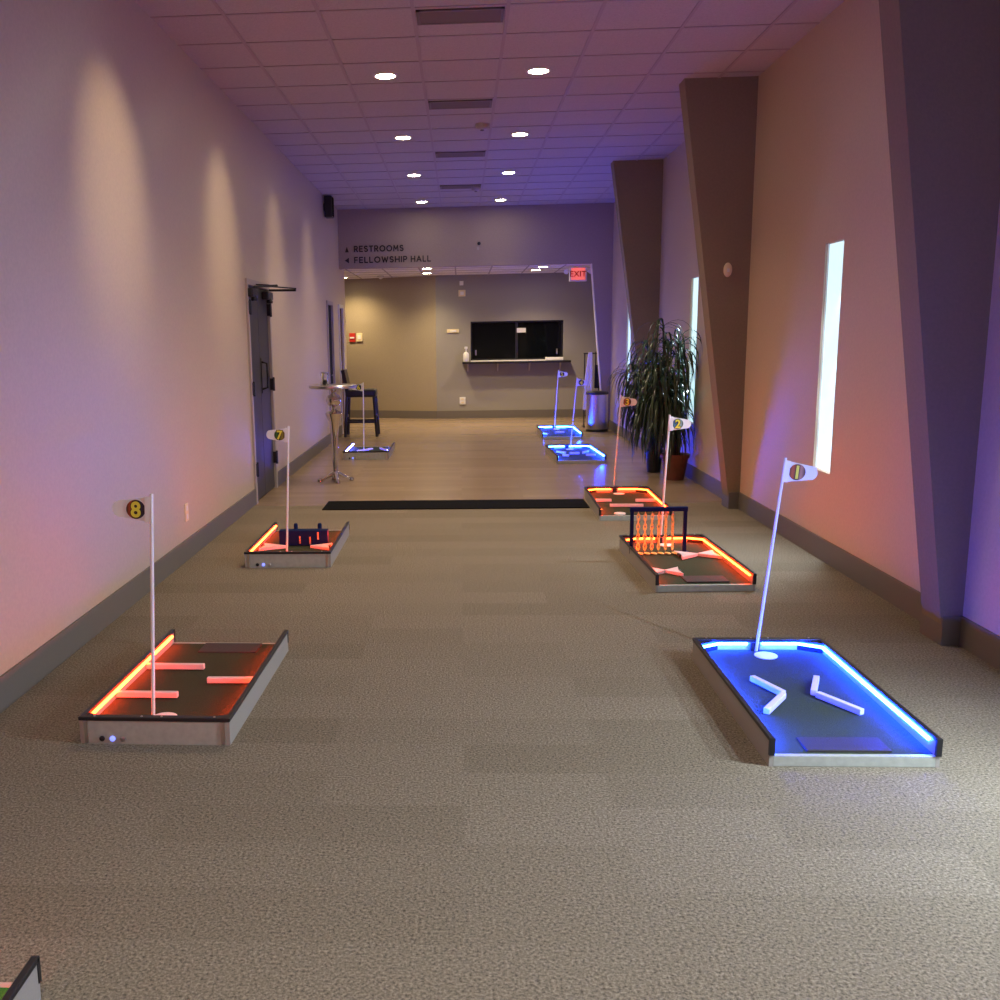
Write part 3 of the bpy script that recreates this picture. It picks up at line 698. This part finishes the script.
def hang(name, m, x0, x1, z0, z1, y, lean=0, top=1., folds=3, label='', cat=''):
    b = MB(); nx, nz = 14, 12; rows = []
    for side in (1, -1):
        vv = []
        for j in range(nz + 1):
            f = j / nz; z = z1 + (z0 - z1) * f; w = (top + (1 - top) * min(1, f * 2.2)); cx = (x0 + x1) / 2 - lean * f
            vv.append([b.bm.verts.new((cx + (i / nx - .5) * (x1 - x0) * w, y + side * (.014 + .012 * math.sin(i / nx * PI * 2 * folds) * f * side), z + (.006 * math.sin(i * 1.7) if j == nz else 0))) for i in range(nx + 1)])
        for j in range(nz):
            for i in range(nx): b.bm.faces.new((vv[j][i], vv[j][i + 1], vv[j + 1][i + 1], vv[j + 1][i]))
        rows.append(vv)
    A, B = rows
    for i in range(nx):
        b.bm.faces.new((A[0][i], A[0][i + 1], B[0][i + 1], B[0][i])); b.bm.faces.new((A[nz][i], A[nz][i + 1], B[nz][i + 1], B[nz][i]))
    for j in range(nz):
        for i in (0, nx): b.bm.faces.new((A[j][i], A[j + 1][i], B[j + 1][i], B[j][i]))
    return tag(b.build(name, m, None, True), label, cat)
hang('hanging_cloth', M['cloth'], 2.105, 2.235, .30, 1.262, 16.47, .045, .45, 2, 'long white cloth hanging from the black stand by the trash can', 'cloth')
t = hang('hanging_bag', M['bag'], 2.245, 2.335, .66, 1.05, 16.46, 0, .9, 1, 'black cloth bag hanging by its straps behind the trash can', 'bag')
for x in (2.26, 2.315): MB().tube([(x, 16.46, 1.04), (x + .002, 16.475, 1.258), (x + .002, 16.52, 1.262)], .009, 8).build('strap', M['bag'], t)

# ------------------------------------------------------------------ potted plants
def leaf_strip(b, p, d, length, width, droop, rnd):
    p = Vector(p); d = Vector(d).normalized(); n = 8; st = length / n; prev = None
    side = d.cross(Vector((0, 0, 1))); side = side.normalized() if side.length > .05 else Vector((1, 0, 0))
    for k in range(n + 1):
        f = k / n; w = width * (.45 + 1.0 * f if f < .35 else .8 * (1 - ((f - .35) / .65) ** 2) + .02)
        up = side.cross(d).normalized()
        r = [b.bm.verts.new(p + side * w / 2 + up * w * .18), b.bm.verts.new(p), b.bm.verts.new(p - side * w / 2 + up * w * .18)]
        if prev:
            b.bm.faces.new((prev[0], prev[1], r[1], r[0])); b.bm.faces.new((prev[1], prev[2], r[2], r[1]))
        prev = r
        d = (d + Vector((0, 0, -droop * (.3 + 1.0 * f)))).normalized()
        p = p + d * st
        p.x = min(p.x, RX - .03)
def plant(name, label, loc, potprof, potm, canes, nl, m, hexn, seed, lmin, lmax, lname):
    rnd = random.Random(seed)
    t = thing(name, label, 'plant', loc, 0, 'potted corn plants by the window wall')
    MB().lathe(potprof, n=hexn, cap=False).lathe([(potprof[0][0], .002), (.004, .002)], n=hexn, cap=False).build('pot', potm, t, hexn > 8)
    rt, zt = potprof[-1]
    MB().lathe([(rt * .98, zt + .004 if zt else 0), (rt * .5, zt + .012), (.003, zt + .014)], n=hexn, cap=False).build('soil', M['soil'], t, True)
    lv = MB()
    for (dx, dy, h, lx, ly) in canes:
        pts = [Vector((dx, dy, zt)), Vector((dx + lx * .3, dy + ly * .3, zt + (h - zt) * .4)), Vector((dx + lx * .7, dy + ly * .7, zt + (h - zt) * .75)), Vector((dx + lx, dy + ly, h))]
        MB().tube(pts, [.016, .014, .013, .010], 8).build('stem', M['cane'], t, True)
        for k in range(nl):
            f = rnd.random() ** .55; z = zt + (h - zt) * (.30 + .72 * f)
            q = (z - zt) / (h - zt); base = Vector((dx + lx * q, dy + ly * q, z))
            a = rnd.uniform(0, 2 * PI); el = rnd.uniform(.1, 1.2) if f > .75 else rnd.uniform(-.5, .7)
            d = Vector((math.cos(a) * math.cos(el), math.sin(a) * math.cos(el), math.sin(el)))
            lg = rnd.uniform(lmin, lmax)
            if base.x + d.x * .3 + loc[0] > RX: d.x *= .25
            # keep leaf tips off the floor
            leaf_strip(lv, base, d, min(lg, z - .12 + .25), rnd.uniform(.021, .034), rnd.uniform(.55, 1.25), rnd)
    # clamp to the wall in local coordinates
    for v in lv.bm.verts: v.co.x = min(v.co.x, RX - .02 - loc[0])
    lv.build('foliage', m, t, True)
plant('potted_plant', 'tall dark drooping corn plant in a black pot near the window wall', (2.185, 10.98, 0),
      [(.075, 0), (.092, .235), (.102, .236), (.102, .252), (.090, .252), (.088, .215)], M['black'],
      [(0, .02, 1.40, -.10, 0), (.02, -.02, 1.12, .00, -.08), (-.03, 0, 1.15, -.24, -.05), (-.02, .02, .85, -.12, -.06)], 95, M['leaf_b'], 24, 3, .35, .60, 'leaf')
plant('potted_plant', 'tall drooping corn plant in a terracotta pot beside the slot window', (2.29, 10.40, 0),
      [(.100, 0), (.138, .235), (.152, .236), (.156, .275), (.140, .275), (.130, .235)], M['terracotta'],
      [(-.02, .02, 1.62, -.14, 0), (.03, -.02, 1.45, -.04, -.02), (-.04, -.03, 1.2, -.20, -.04), (.02, .04, 1.0, -.02, .05), (-.05, .0, .9, -.10, -.05)], 95, M['leaf'], 24, 5, .35, .62, 'leaf')

# ------------------------------------------------------------------ other light: lamps added to stand in for unseen coloured boards, faint fill
def point(name, loc, e, col, r=.2):
    l = bpy.data.lights.new(name, 'POINT'); l.energy = e; l.color = col; l.shadow_soft_size = r
    o = bpy.data.objects.new(name, l); C.objects.link(o); o.location = loc; return o
point('board_stand_in_blue', (-.6, .6, .12), 7, (.25, .12, 1), .25)
point('board_stand_in_red', (-1.3, 1.6, .12), 6, (1, .06, .03), .2)
point('board_stand_in_violet', (1.5, 1.6, .12), 7, (.55, .32, 1), .25)

wd = bpy.data.worlds.new('world'); bpy.context.scene.world = wd; wd.use_nodes = True
wd.node_tree.nodes['Background'].inputs['Color'].default_value = (.6, .75, 1, 1)
wd.node_tree.nodes['Background'].inputs['Strength'].default_value = .05

# ------------------------------------------------------------------ camera (a crop of a wider photograph, hence the shift)
cd = bpy.data.cameras.new('camera'); cam = bpy.data.objects.new('camera', cd); C.objects.link(cam)
cd.sensor_fit = 'HORIZONTAL'; cd.sensor_width = 36; cd.lens = 36 * .960
cd.shift_x = (500 - 409) / 1000; cd.shift_y = -(500 - 514) / 1000
cd.clip_start = .05
X = Vector((.99844882, .05283925, -.01754898)); Yd = Vector((-.0077063, -.18100613, -.98345178)); Z = Vector((-.05514133, .9820615, -.18031816))
R = Matrix((X, -Yd, -Z)).transposed()
cam.matrix_world = Matrix.Translation((0, 0, 1.55)) @ R.to_4x4()
sc = bpy.context.scene; sc.camera = cam
vs = sc.view_settings; sc.display_settings.display_device = 'sRGB'
vs.view_transform = 'Standard'; vs.look = 'None'; vs.exposure = -.32; vs.gamma = 1.; vs.use_curve_mapping = False
sc.cycles.use_denoising = True
sc.cycles.max_bounces = 8; sc.cycles.diffuse_bounces = 5; sc.cycles.glossy_bounces = 4
sc.cycles.sample_clamp_indirect = 6; sc.cycles.caustics_reflective = False; sc.cycles.caustics_refractive = False
